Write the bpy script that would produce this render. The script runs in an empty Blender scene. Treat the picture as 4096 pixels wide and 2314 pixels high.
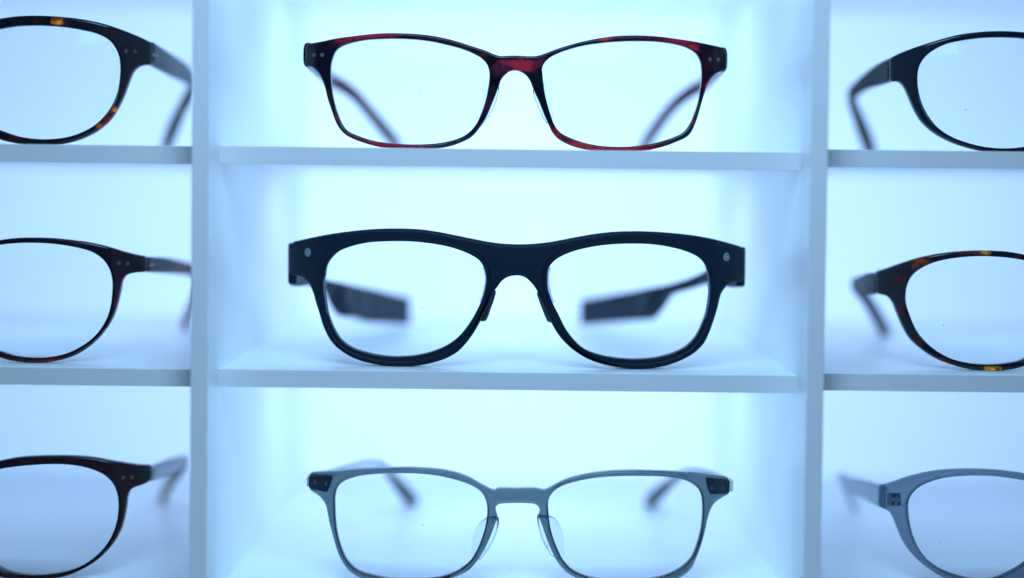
import bpy, bmesh, math
from mathutils import Vector, Matrix

# ------------------------------------------------------------------ camera, world, lamps, exposure
S = bpy.context.scene
COL = S.collection
MM = 0.001
W, H, DIST = 4096.0, 2314.0, 500.0
CX, CZ, YAW, PIT, ROL, FPX, SY = 0.7833, 57.4389, 0.0004, -0.0314, 0.0117, 6323.3, -190.2
cy_, sy_ = math.cos(YAW), math.sin(YAW)
cp_, sp_ = math.cos(PIT), math.sin(PIT)
FWD = Vector((sy_*cp_, cy_*cp_, sp_))
RT0 = Vector((cy_, -sy_, 0)); UP0 = RT0.cross(FWD)
RGT = RT0*math.cos(ROL) + UP0*math.sin(ROL)
UPV = -RT0*math.sin(ROL) + UP0*math.cos(ROL)
EYE = Vector((CX, -DIST, CZ))

cam_d = bpy.data.cameras.new('camera'); cam = bpy.data.objects.new('camera', cam_d); COL.objects.link(cam)
M = Matrix((RGT, UPV, -FWD)).transposed().to_4x4(); M.translation = EYE*MM
cam.matrix_world = M
cam_d.sensor_width = 36.0; cam_d.lens = FPX/W*36.0; cam_d.shift_y = SY/W
cam_d.clip_start = 0.01; cam_d.clip_end = 20
cam_d.dof.use_dof = True; cam_d.dof.focus_distance = 0.512; cam_d.dof.aperture_fstop = 2.3
cam_d.dof.aperture_blades = 0
S.camera = cam

w = bpy.data.worlds.new('World'); S.world = w; w.use_nodes = True
w.node_tree.nodes['Background'].inputs[0].default_value = (0.30, 0.62, 1.0, 1)
w.node_tree.nodes['Background'].inputs[1].default_value = 0.05

def area(name, loc, size, power, col, rot, size_y=None):
    d = bpy.data.lights.new(name, 'AREA'); d.energy = power; d.color = col
    d.shape = 'RECTANGLE'; d.size = size; d.size_y = size_y or size
    o = bpy.data.objects.new(name, d); o.location = loc; o.rotation_euler = rot; COL.objects.link(o)
    return o
# tube bank inside the light box behind the diffuser; faces the viewer
area('light_box_lamp', (0, 0.50, 0.045), 0.38, 3.05, (0.50, 0.79, 1.28), (math.radians(-90), 0, 0), 0.30)
# the shop's own light falling on the front edges of the rack, from above the viewer on both sides; the lower lamp is an added fill
for lx, lz, lp in ((-.06, .25, .66), (.06, .25, .66), (0, -.27, .60)):
    o = area('room_and_fill_lamp', (lx, -0.27, lz), 0.12, lp, (0.38, 0.72, 1.08), (0, 0, 0), 0.16)
    d = Vector((0, 0, .03)) - o.location
    o.rotation_euler = d.to_track_quat('-Z', 'Y').to_euler()

S.view_settings.view_transform = 'Standard'; S.view_settings.look = 'None'
S.view_settings.exposure = 0; S.view_settings.gamma = 1
S.view_settings.use_curve_mapping = False
S.render.engine = 'CYCLES'
S.cycles.max_bounces = 12; S.cycles.diffuse_bounces = 6; S.cycles.transparent_max_bounces = 24
S.cycles.transmission_bounces = 10; S.cycles.glossy_bounces = 5
S.cycles.caustics_refractive = True; S.cycles.caustics_reflective = False

# ------------------------------------------------------------------ geometry helpers (mm, photo points back-projected to real depths)
def ray(u, v):
    x = (u - W/2)/FPX; y = -(v - H/2 - SY)/FPX
    return FWD + RGT*x + UPV*y
def onY(u, v, Y):
    d = ray(u, v); t = (Y + DIST)/d.y
    return EYE + d*t
def px_mm(Y): return (DIST + Y)/FPX
def surf(x, sp):                      # face form of a spectacle front
    xc, k, x0, m = sp['xc'], sp['k'], sp['x0'], sp['m']
    a = abs(x - xc); y = sp['Y'] + k*a*a
    if a > x0: y += m*(a - x0)**2
    return y
def slope(x, sp):
    return (surf(x+.01, sp) - surf(x-.01, sp))/.02
def onS(u, v, sp):
    Y = sp['Y']
    for i in range(12):
        p = onY(u, v, Y); Y = surf(p.x, sp)
    return p
def crop(ox, oy, s, pts): return [(ox + p[0]/s, oy + p[1]/s) for p in pts]

def smooth(pts, step=0.45, closed=True):
    """centripetal Catmull-Rom through 2D points"""
    n = len(pts); out = []
    P = [Vector(p[:2]) for p in pts]
    rng = range(n) if closed else range(n-1)
    for i in rng:
        if closed: p0, p1, p2, p3 = P[i-1], P[i], P[(i+1) % n], P[(i+2) % n]
        else: p0, p1, p2, p3 = P[max(i-1, 0)], P[i], P[i+1], P[min(i+2, n-1)]
        d = (p2-p1).length
        if d < 1e-6: continue
        t1 = max((p1-p0).length, 1e-4)**.5; t2 = d**.5; t3 = max((p3-p2).length, 1e-4)**.5
        m1 = ((p1-p0)/t1 - (p2-p0)/(t1+t2) + (p2-p1)/t2)*t2 if (p1-p0).length > 1e-4 else p2-p1
        m2 = ((p2-p1)/t2 - (p3-p1)/(t2+t3) + (p3-p2)/t3)*t2 if (p3-p2).length > 1e-4 else p2-p1
        k = max(1, int(d/step))
        for j in range(k):
            t = j/k; a = t*t; b = a*t
            out.append(p1*(2*b-3*a+1) + m1*(b-2*a+t) + p2*(-2*b+3*a) + m2*(b-a))
    if not closed: out.append(P[-1])
    return out

def link(name, me, mat, parent, origin, props=None):
    """mesh given in world mm -> object with local metres under its thing"""
    o = bpy.data.objects.new(name, me); COL.objects.link(o)
    if mat: me.materials.append(mat)
    if parent: o.parent = parent
    if props:
        for k, v in props.items(): o[k] = v
    return o

def to_local(me, origin):
    for v in me.vertices: v.co = (v.co - origin)*MM
    me.update()

def front_mesh(loops, thick, bev, sp, origin, back=0.0, step=2.0):
    """plate with holes cut to the given (X,Z) loops, rounded edges, bent to the face form"""
    cu = bpy.data.curves.new('c', 'CURVE'); cu.dimensions = '2D'; cu.fill_mode = 'BOTH'
    cu.extrude = thick/2 - bev; cu.bevel_depth = bev; cu.bevel_resolution = 4; cu.offset = -bev
    for L in loops:
        s = cu.splines.new('POLY'); s.points.add(len(L)-1); s.use_cyclic_u = True
        for i, p in enumerate(L): s.points[i].co = (p[0], p[1], 0, 1)
    ob = bpy.data.objects.new('c', cu); COL.objects.link(ob)
    dg = bpy.context.evaluated_depsgraph_get()
    me = bpy.data.meshes.new_from_object(ob.evaluated_get(dg))
    bpy.data.objects.remove(ob); bpy.data.curves.remove(cu)
    bm = bmesh.new(); bm.from_mesh(me)
    bmesh.ops.remove_doubles(bm, verts=bm.verts, dist=1e-4)
    xs = [v.co.x for v in bm.verts]; x = min(xs) + step
    while x < max(xs):
        bmesh.ops.bisect_plane(bm, geom=bm.verts[:]+bm.edges[:]+bm.faces[:], plane_co=(x, 0, 0), plane_no=(1, 0, 0), dist=1e-5)
        x += step
    bmesh.ops.recalc_face_normals(bm, faces=bm.faces[:])
    flag = {}
    for v in bm.verts:
        X, Z, t = v.co.x, v.co.y, v.co.z
        flag[v.index] = 0
    bm.verts.ensure_lookup_table(); bm.verts.index_update()
    fl = []
    for v in bm.verts:
        X, Z, t = v.co.x, v.co.y, v.co.z
        fl.append((1 if t > thick/2-1e-3 else (-1 if t < -thick/2+1e-3 else 0), slope(X, sp)))
        v.co = Vector((X, surf(X, sp) + back + thick/2 - t, Z))
    bmesh.ops.recalc_face_normals(bm, faces=bm.faces[:])
    bm.to_mesh(me); bm.free()
    for p in me.polygons: p.use_smooth = True
    me.update()
    base = [v.vector.copy() for v in me.vertex_normals]
    nr = []
    for i, (f, s) in enumerate(fl):
        if f > 0: nr.append(Vector((s, -1, 0)).normalized())
        elif f < 0: nr.append(Vector((-s, 1, 0)).normalized())
        else: nr.append(base[i])
    to_local(me, origin)
    me.normals_split_custom_set_from_vertices([tuple(n) for n in nr])
    return me

def lens_mesh(loop, sp, origin, set_back=1.2, thick=1.2, dome=1.3, grow=0.7):
    cx = sum(p[0] for p in loop)/len(loop); cz = sum(p[1] for p in loop)/len(loop)
    L = loop[::2]; n = len(L); R = 14; bm = bmesh.new(); layers = []
    for side in (0, 1):
        rings = []
        c = bm.verts.new((cx, surf(cx, sp)*0.0 + 0, cz)); 
        def yy(x, r): return surf(x, sp) + set_back - dome*(1-r*r) + side*thick
        c.co.y = yy(cx, 0)
        for j in range(1, R+1):
            r = j/R; ring = []
            for p in L:
                d = Vector((p[0]-cx, p[1]-cz)); ln = d.length; d = d*((ln+grow)/ln)*r
                ring.append(bm.verts.new((cx+d.x, yy(cx+d.x, r), cz+d.y)))
            rings.append(ring)
        for i in range(n):
            bm.faces.new((c, rings[0][i], rings[0][(i+1) % n]))
            for j in range(R-1):
                bm.faces.new((rings[j][i], rings[j+1][i], rings[j+1][(i+1) % n], rings[j][(i+1) % n]))
        layers.append(rings[-1])
    for i in range(n):
        bm.faces.new((layers[0][i], layers[1][i], layers[1][(i+1) % n], layers[0][(i+1) % n]))
    bmesh.ops.recalc_face_normals(bm, faces=bm.faces[:])
    me = bpy.data.meshes.new('lens'); bm.to_mesh(me); bm.free()
    for p in me.polygons: p.use_smooth = len(p.vertices) == 3 or True
    me.set_sharp_from_angle(angle=math.radians(40))
    to_local(me, origin); return me

def loft(stations, origin, vertical=False, seg=20, sub=6, mirror_xc=None, pw=3.2):
    """stations: (X,Y,Z,h,t) mm; rounded-rectangle section swept through them"""
    # resample with catmull-rom on all five numbers
    n = len(stations); st = []
    def cr(a, b, c, d, t): return 0.5*((2*b)+(-a+c)*t+(2*a-5*b+4*c-d)*t*t+(-a+3*b-3*c+d)*t**3)
    for i in range(n-1):
        p = [stations[max(i-1, 0)], stations[i], stations[i+1], stations[min(i+2, n-1)]]
        for j in range(sub):
            t = j/sub; st.append([cr(p[0][k], p[1][k], p[2][k], p[3][k], t) for k in range(5)])
    st.append(list(stations[-1]))
    bm = bmesh.new(); rings = []
    P = [Vector(s[:3]) for s in st]
    def ring_at(c, Sv, N, h, t):
        r = []
        for k in range(seg):
            a = 2*math.pi*k/seg; ca, sa = math.cos(a), math.sin(a)
            x = math.copysign(abs(ca)**(2/pw), ca)*t/2; y = math.copysign(abs(sa)**(2/pw), sa)*h/2
            r.append(bm.verts.new(c + Sv*x + N*y))
        return r
    frames = []
    for i, s in enumerate(st):
        T = (P[min(i+1, len(P)-1)] - P[max(i-1, 0)]).normalized()
        Sv = (Vector((1, 0, 0)) - T*T.x).normalized()
        if vertical: N = Vector((0, 0, 1)); Sv = T.cross(N).normalized()
        else: N = Sv.cross(T).normalized()
        if N.z < 0: N = -N
        frames.append((T, Sv, N))
    # rounded start and end caps
    T, Sv, N = frames[0]; e = 0.5
    rings.append(ring_at(P[0]-T*0.0, Sv, N, max(st[0][3]-e, .1), max(st[0][4]-e, .1)))
    for i, s in enumerate(st):
        T, Sv, N = frames[i]
        c = P[i] + (T*0.35 if i == 0 else Vector())
        rings.append(ring_at(c, Sv, N, max(s[3], .1), max(s[4], .1)))
    T, Sv, N = frames[-1]; s = st[-1]
    for q in (.5, .85, 1.0):
        k = math.sqrt(max(1-q*q, 0.02)); 
        sh = 1.0 if not vertical else .3
        rings.append(ring_at(P[-1]+T*(q*min(s[3], s[4])*.5*sh), Sv, N, s[3]-(1-k)*min(s[3], s[4])*.9, s[4]*(.15+.85*k)))
    for a, b in zip(rings[:-1], rings[1:]):
        for k in range(seg): bm.faces.new((a[k], a[(k+1) % seg], b[(k+1) % seg], b[k]))
    bm.faces.new(rings[0]); bm.faces.new(rings[-1][::-1])
    if mirror_xc is not None:
        for v in bm.verts: v.co.x = 2*mirror_xc - v.co.x
    bmesh.ops.recalc_face_normals(bm, faces=bm.faces[:])
    me = bpy.data.meshes.new('temple'); bm.to_mesh(me); bm.free()
    for p in me.polygons: p.use_smooth = True
    me.set_sharp_from_angle(angle=math.radians(50))
    to_local(me, origin); return me

def disc(c, r, depth, origin, nrm=Vector((0, -1, 0)), seg=28, bev=.12, mirror_xc=None):
    c = Vector(c)
    if mirror_xc is not None: c.x = 2*mirror_xc-c.x; nrm = Vector((-nrm.x, nrm.y, nrm.z))
    nrm = nrm.normalized(); a = nrm.orthogonal().normalized(); b = nrm.cross(a)
    bm = bmesh.new(); R = []
    for rr, dd in ((r, -depth), (r, -bev), (r-bev, 0)):
        R.append([bm.verts.new(c + nrm*dd + (a*math.cos(2*math.pi*k/seg) + b*math.sin(2*math.pi*k/seg))*rr) for k in range(seg)])
    for p, q in zip(R[:-1], R[1:]):
        for k in range(seg): bm.faces.new((p[k], p[(k+1) % seg], q[(k+1) % seg], q[k]))
    bm.faces.new(R[-1]); bm.faces.new(R[0][::-1])
    bmesh.ops.recalc_face_normals(bm, faces=bm.faces[:])
    me = bpy.data.meshes.new('disc'); bm.to_mesh(me); bm.free()
    to_local(me, origin); return me

def plate(pts3, thick, origin, mirror_xc=None, puff=0.5):
    """pad: outline of 3D points, filled and given thickness with a soft centre"""
    n = len(pts3); c = sum(pts3, Vector())/n
    nr = Vector()
    for i in range(n): nr += (pts3[i]-c).cross(pts3[(i+1) % n]-c)
    nr.normalize(); bm = bmesh.new(); R = 6; edge = []
    for side in (1, -1):
        cv = bm.verts.new(c + nr*side*(thick*.5+puff*.5)); rings = []
        for j in range(1, R+1):
            r = j/R; th = side*(thick*.5*(1 if j < R else .35) + puff*.5*(1-r*r))
            rings.append([bm.verts.new(c + (p-c)*r + nr*th) for p in pts3])
        for i in range(n):
            bm.faces.new((cv, rings[0][i], rings[0][(i+1) % n]))
            for j in range(R-1): bm.faces.new((rings[j][i], rings[j+1][i], rings[j+1][(i+1) % n], rings[j][(i+1) % n]))
        edge.append(rings[-1])
    for i in range(n): bm.faces.new((edge[0][i], edge[1][i], edge[1][(i+1) % n], edge[0][(i+1) % n]))
    if mirror_xc is not None:
        for v in bm.verts: v.co.x = 2*mirror_xc - v.co.x
    bmesh.ops.recalc_face_normals(bm, faces=bm.faces[:])
    me = bpy.data.meshes.new('pad'); bm.to_mesh(me); bm.free()
    for p in me.polygons: p.use_smooth = True
    to_local(me, origin); return me

def box_mesh(x0, x1, y0, y1, z0, z1, origin, bev=0.25):
    bm = bmesh.new(); bmesh.ops.create_cube(bm, size=1)
    for v in bm.verts:
        v.co = Vector((x0 if v.co.x < 0 else x1, y0 if v.co.y < 0 else y1, z0 if v.co.z < 0 else z1))
    if bev: bmesh.ops.bevel(bm, geom=bm.edges[:], offset=bev, segments=2, affect='EDGES', profile=.5)
    me = bpy.data.meshes.new('box'); bm.to_mesh(me); bm.free(); to_local(me, origin); return me

# ------------------------------------------------------------------ materials
def new_mat(name):
    m = bpy.data.materials.new(name); m.use_nodes = True; nt = m.node_tree
    nt.nodes.clear(); out = nt.nodes.new('ShaderNodeOutputMaterial'); return m, nt, out
def prin(nt, col, rough, spec=.5, trans=0, ior=1.49):
    p = nt.nodes.new('ShaderNodeBsdfPrincipled'); p.inputs['Base Color'].default_value = (*col, 1)
    p.inputs['Roughness'].default_value = rough; p.inputs['IOR'].default_value = ior
    p.inputs['Specular IOR Level'].default_value = spec
    p.inputs['Transmission Weight'].default_value = trans; return p
def noise(nt, scale, detail=4, rough=.55):
    t = nt.nodes.new('ShaderNodeTexCoord'); n = nt.nodes.new('ShaderNodeTexNoise')
    nt.links.new(t.outputs['Object'], n.inputs['Vector'])
    n.inputs['Scale'].default_value = scale; n.inputs['Detail'].default_value = detail; n.inputs['Roughness'].default_value = rough
    return n
def add_bump(nt, p, scale, strength, dist=.0001):
    n = noise(nt, scale); b = nt.nodes.new('ShaderNodeBump'); b.inputs['Strength'].default_value = strength
    b.inputs['Distance'].default_value = dist
    nt.links.new(n.outputs['Fac'], b.inputs['Height']); nt.links.new(b.outputs['Normal'], p.inputs['Normal'])

def plain(name, col, rough, spec=.5, vary=.12, vscale=300, bump=0.0, metal=0):
    m, nt, out = new_mat(name); p = prin(nt, col, rough, spec); p.inputs['Metallic'].default_value = metal
    n = noise(nt, vscale); mx = nt.nodes.new('ShaderNodeMix'); mx.data_type = 'RGBA'
    mx.inputs[6].default_value = (*[c*(1-vary) for c in col], 1); mx.inputs[7].default_value = (*[min(c*(1+vary), 1) for c in col], 1)
    nt.links.new(n.outputs['Fac'], mx.inputs[0]); nt.links.new(mx.outputs[2], p.inputs['Base Color'])
    if bump: add_bump(nt, p, 900, bump)
    nt.links.new(p.outputs[0], out.inputs[0]); return m

def clear_tint(name, col, rough=.06, ior=1.3, milky=.0, milkcol=(.5, .6, .7)):
    m, nt, out = new_mat(name); p = prin(nt, col, rough, .5, 1.0, ior)
    d = nt.nodes.new('ShaderNodeBsdfDiffuse'); d.inputs[0].default_value = (*milkcol, 1)
    mx = nt.nodes.new('ShaderNodeMixShader'); mx.inputs[0].default_value = milky
    nt.links.new(p.outputs[0], mx.inputs[1]); nt.links.new(d.outputs[0], mx.inputs[2])
    nt.links.new(mx.outputs[0], out.inputs[0]); return m

def tortoise(name, dark, base_trans, patches, origin, stripe=None, rough=.12):
    """acetate: near black, letting back light through where the coloured clouds are.
       patches: (X, Z, rx, rz, colour, amount) in mm; dark = opaque colour; base_trans = (colour, amount, noise threshold)"""
    m, nt, out = new_mat(name); N, Lk = nt.nodes, nt.links
    tc = N.new('ShaderNodeTexCoord')
    nz = N.new('ShaderNodeTexNoise'); nz.inputs['Scale'].default_value = 330; nz.inputs['Detail'].default_value = 4; nz.inputs['Distortion'].default_value = 1.2
    Lk.new(tc.outputs['Object'], nz.inputs['Vector'])
    ctr = N.new('ShaderNodeVectorMath'); ctr.operation = 'SUBTRACT'; ctr.inputs[1].default_value = (.5, .5, .5)
    Lk.new(nz.outputs['Color'], ctr.inputs[0])
    opaque = prin(nt, dark, rough)
    mask_prev = None; col_prev = None
    # background cloudiness of the acetate itself
    n2 = N.new('ShaderNodeTexNoise'); n2.inputs['Scale'].default_value = 75; n2.inputs['Detail'].default_value = 3; n2.inputs['Distortion'].default_value = .6
    Lk.new(tc.outputs['Object'], n2.inputs['Vector'])
    mr = N.new('ShaderNodeMapRange'); mr.inputs['From Min'].default_value = base_trans[2]; mr.inputs['From Max'].default_value = base_trans[2]+.18
    mr.inputs['To Max'].default_value = base_trans[1]; mr.interpolation_type = 'SMOOTHSTEP'
    Lk.new(n2.outputs['Fac'], mr.inputs['Value']); mask_prev = mr.outputs[0]
    rgb = N.new('ShaderNodeRGB'); rgb.outputs[0].default_value = (*base_trans[0], 1); col_prev = rgb.outputs[0]
    for (X, Z, rx, rz, col, amt) in patches:
        c = (Vector((X, 0, Z)) - origin)*MM
        s = N.new('ShaderNodeVectorMath'); s.operation = 'SUBTRACT'; s.inputs[1].default_value = (c.x, 0, c.z)
        Lk.new(tc.outputs['Object'], s.inputs[0])
        q = N.new('ShaderNodeVectorMath'); q.operation = 'MULTIPLY'; q.inputs[1].default_value = (1/(rx*MM), 0, 1/(rz*MM))
        Lk.new(s.outputs[0], q.inputs[0])
        ad = N.new('ShaderNodeVectorMath'); ad.operation = 'MULTIPLY_ADD'; ad.inputs[1].default_value = (1.9, 0, 1.9)
        Lk.new(ctr.outputs[0], ad.inputs[0]); Lk.new(q.outputs[0], ad.inputs[2])
        ln = N.new('ShaderNodeVectorMath'); ln.operation = 'LENGTH'; Lk.new(ad.outputs[0], ln.inputs[0])
        r = N.new('ShaderNodeMapRange'); r.interpolation_type = 'SMOOTHSTEP'
        r.inputs['From Min'].default_value = 1.15; r.inputs['From Max'].default_value = .35
        r.inputs['To Max'].default_value = amt; Lk.new(ln.outputs['Value'], r.inputs['Value'])
        mx = N.new('ShaderNodeMath'); mx.operation = 'MAXIMUM'; Lk.new(mask_prev, mx.inputs[0]); Lk.new(r.outputs[0], mx.inputs[1])
        mask_prev = mx.outputs[0]
        cm = N.new('ShaderNodeMix'); cm.data_type = 'RGBA'; Lk.new(r.outputs[0], cm.inputs[0]); Lk.new(col_prev, cm.inputs[6])
        cm.inputs[7].default_value = (*col, 1); col_prev = cm.outputs[2]
    tr = prin(nt, (1, 1, 1), .18, .5, 1.0, 1.2); Lk.new(col_prev, tr.inputs['Base Color'])
    ms = N.new('ShaderNodeMixShader'); Lk.new(mask_prev, ms.inputs[0]); Lk.new(opaque.outputs[0], ms.inputs[1]); Lk.new(tr.outputs[0], ms.inputs[2])
    Lk.new(ms.outputs[0], out.inputs[0]); return m

def lens_mat(name, tint=(.985, .992, .996), refl=.22):
    m, nt, out = new_mat(name); N, Lk = nt.nodes, nt.links
    t = N.new('ShaderNodeBsdfTransparent'); t.inputs[0].default_value = (*tint, 1)
    g = N.new('ShaderNodeBsdfGlossy'); g.inputs['Roughness'].default_value = .02
    g.inputs['Color'].default_value = (.6*refl, .8*refl, refl, 1)
    f = N.new('ShaderNodeFresnel'); f.inputs[0].default_value = 1.45
    # specks of dust on the demo lens
    tc = N.new('ShaderNodeTexCoord'); v = N.new('ShaderNodeTexVoronoi'); v.inputs['Scale'].default_value = 75
    Lk.new(tc.outputs['Object'], v.inputs['Vector'])
    r = N.new('ShaderNodeMapRange'); r.inputs['From Min'].default_value = .022; r.inputs['From Max'].default_value = .012; r.inputs['To Max'].default_value = .5
    Lk.new(v.outputs['Distance'], r.inputs['Value'])
    d = N.new('ShaderNodeBsdfDiffuse'); d.inputs[0].default_value = (.35, .4, .5, 1)
    a = N.new('ShaderNodeMixShader'); Lk.new(f.outputs[0], a.inputs[0]); Lk.new(t.outputs[0], a.inputs[1]); Lk.new(g.outputs[0], a.inputs[2])
    b = N.new('ShaderNodeMixShader'); Lk.new(r.outputs[0], b.inputs[0]); Lk.new(a.outputs[0], b.inputs[1]); Lk.new(d.outputs[0], b.inputs[2])
    Lk.new(b.outputs[0], out.inputs[0]); return m

m_board = plain('white_acrylic', (.95, .965, .975), .42, .75, .015, 60, .06)
m_edge = plain('shaded_acrylic_front', (.63, .59, .60), .5, .3, .02, 60, .06)  # board acrylic with shade put into the colour, for the dimmer front faces
m_lens = lens_mat('demo_lens')
m_black = plain('black_acetate', (.003, .008, .016), .16, .5, .3, 400)
m_matte = plain('matte_black_plastic', (.002, .009, .022), .5, .18, .2, 900, .15)
m_matte2 = plain('matte_black_plastic_rim', (.003, .011, .024), .42, .22, .2, 900)
m_steel = plain('brushed_steel', (.55, .56, .55), .35, .5, .1, 900, 0, 1)
m_rivet = plain('rivet_under_acetate', (.060, .058, .052), .45, .5, .35, 1500)
m_rivet_bright = plain('rivet_steel', (.42, .44, .38), .3, .5, .2, 1500, 0, .7)
m_camera_glass = plain('grey_sensor_window', (.17, .19, .23), .3, .3)
m_paddle = plain('navy_matte_plastic', (.003, .012, .032), .5, .2, .1, 500)
m_seam = plain('seam_shadow_gap', (.001, .002, .004), .8, .1)
m_hole = plain('sensor_hole', (.02, .03, .05), .3)
m_clear = clear_tint('clear_pad', (.86, .91, .97), .04, 1.22)
m_lilac = clear_tint('lilac_clear', (.62, .60, .80), .08, 1.25, .15, (.35, .35, .55))

# translucent diffuser sheet of the light box
md, nt, out = new_mat('opal_diffuser')
tb = nt.nodes.new('ShaderNodeBsdfTranslucent'); df = nt.nodes.new('ShaderNodeBsdfDiffuse')
tb.inputs[0].default_value = (.92, .95, .97, 1); df.inputs[0].default_value = (.95, .96, .97, 1)
ms = nt.nodes.new('ShaderNodeMixShader'); ms.inputs[0].default_value = .6
nt.links.new(tb.outputs[0], ms.inputs[1]); nt.links.new(df.outputs[0], ms.inputs[2]); nt.links.new(ms.outputs[0], out.inputs[0])

# ------------------------------------------------------------------ the rack
def empty(name, origin, label, cat, group=None):
    o = bpy.data.objects.new(name, None); o.location = origin*MM; o.empty_display_size = .02; COL.objects.link(o)
    o['label'] = label; o['category'] = cat
    if group: o['group'] = group
    return o
ORI = Vector((0, 0, -150))
rack = empty('display_rack', ORI, 'white backlit pigeonhole rack with square cells that the glasses stand in', 'display rack')
XL, XR, DT, BACK, PROUD = -94.46, 94.46, 5.3, 214.0, -17.0
def zedge(u0, v0, u1, v1): return (onY(u0, v0, 0).z + onY(u1, v1, 0).z)/2
Z1 = [zedge(0, 576, 771, 586), zedge(874, 584, 3203, 612), zedge(3313, 598, 4096, 608)]
Z2 = [zedge(0, 1471, 762, 1478), zedge(867, 1481, 3197, 1501.6), zedge(3293, 1493, 4096, 1506)]
T1 = [5.5, 5.6, 5.4]; PITCH = 71.3
print('Z1', Z1, 'Z2', Z2)
spans = [(-XR*3, XL-DT/2), (XL+DT/2, XR-DT/2), (XR+DT/2, XR*3)]
nt = m_board.node_tree; pb = [n for n in nt.nodes if n.type == 'BSDF_PRINCIPLED'][0]; src = pb.inputs['Base Color'].links[0].from_socket
tc = nt.nodes.new('ShaderNodeTexCoord'); vo = nt.nodes.new('ShaderNodeTexVoronoi'); vo.inputs['Scale'].default_value = 110; vo.inputs['Randomness'].default_value = 1
nt.links.new(tc.outputs['Object'], vo.inputs['Vector'])
mr = nt.nodes.new('ShaderNodeMapRange'); mr.inputs['From Min'].default_value = .055; mr.inputs['From Max'].default_value = .03; mr.inputs['To Max'].default_value = .45
nt.links.new(vo.outputs['Distance'], mr.inputs['Value'])
mx = nt.nodes.new('ShaderNodeMix'); mx.data_type = 'RGBA'; nt.links.new(mr.outputs[0], mx.inputs[0]); nt.links.new(src, mx.inputs[6]); mx.inputs[7].default_value = (.38, .42, .47, 1)
nt.links.new(mx.outputs[2], pb.inputs['Base Color'])
def board(name, me):
    o = link(name, me, m_board, rack, ORI); me.materials.append(m_edge)
    for p in me.polygons:
        if p.normal.y < -.5: p.material_index = 1
ROWZ = []
for c, (x0, x1) in enumerate(spans):
    zs = [Z1[c]+PITCH, Z1[c], Z2[c], Z2[c]-PITCH]
    ROWZ.append(zs)
    for z in zs:
        board('shelf', box_mesh(x0, x1, 0, BACK-.2, z-T1[c], z, ORI, .12))
for x in (-XR*3-DT/2, XL, XR, XR*3+DT/2):
    board('divider', box_mesh(x-DT/2, x+DT/2, PROUD, BACK-.2, -150, 190, ORI, .2))
bm = bmesh.new()
vs = [bm.verts.new(Vector(p)) for p in ((-300, BACK, -150), (300, BACK, -150), (300, BACK, 190), (-300, BACK, 190))]
bm.faces.new(vs); me = bpy.data.meshes.new('p'); bm.to_mesh(me); bm.free(); to_local(me, ORI)
link('back_panel', me, md, rack, ORI)

# added fill lamps under the shelves, evening out the walls; not rack parts
for c, (x0, x1) in enumerate(spans):
    for r in range(3):
        zt = ROWZ[c][r] - T1[c] - .6
        area('added_shelf_fill', Vector(((x0+x1)/2, BACK-92, zt))*MM, .150, .042 if c == 1 else (.026, .026, .018)[r], (.50, .79, 1.28), (0, 0, 0), .026)

# ------------------------------------------------------------------ spectacles
def make_sp(u_mid, v_mid, Y=11.0, k=.0011, x0=58, m=.0):
    sp = dict(Y=Y, k=k, x0=x0, m=m, xc=0)
    sp['xc'] = onY(u_mid, v_mid, Y).x; return sp
def XZ(px, sp): return [(p.x, p.z) for p in (onS(u, v, sp) for u, v in px)]
def pT(ox, oy, s, st, sp=None, thick=3.8):
    """temple stations (crop x, crop y, Y, h px in photo, t mm) -> world; h<0 means mm"""
    r = []
    if sp:      # first station starts behind the end piece, the rest follow in order
        x, y = st[0][:2]; p = onS(ox+x/s, oy+y/s, sp); Y0 = surf(p.x, sp)+thick-.9
        d = Y0 - st[0][2]; Ye = st[-1][2]
        st = [(a, b, c + d*max(0, 1-(c-st[0][2])/60), e, f) for a, b, c, e, f in st]
    for x, y, Y, h, t in st:
        p = onY(ox+x/s, oy+y/s, Y); hh = -h if h < 0 else h*px_mm(Y)
        r.append((p.x, p.y, p.z, hh, t))
    return r
def pP(ox, oy, s, pts, Yf):
    q = crop(ox, oy, s, pts); q = smooth(q, 6)
    return [onY(u, v, Yf(u, v)) for u, v in q]
def patchlist(ox, oy, s, L, sp):
    r = []
    for x, y, rx, ry, col, a in L:
        p = onS(ox+x/s, oy+y/s, sp); k = px_mm(sp['Y'])/s
        r.append((p.x, p.z, rx*k, ry*k, col, a))
    return r
def mir(loop, xc): return [(2*xc-x, z) for x, z in loop]
def base_origin(sp, z): return Vector((sp['xc'], sp['Y'], z))
def settle(name, loops, floor):
    zmin = min(p[1] for p in loops[0]); dz = floor - zmin
    print('SETTLE', name, 'dz', round(dz, 2)); return dz
def check_floor(name, o, floor):
    z = min((o.matrix_world @ v.co).z for v in o.data.vertices)/MM
    print('TEMPLE', name, 'min above floor', round(z-floor, 2))

def stand(t, dz):  t.location.z += dz*MM

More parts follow.
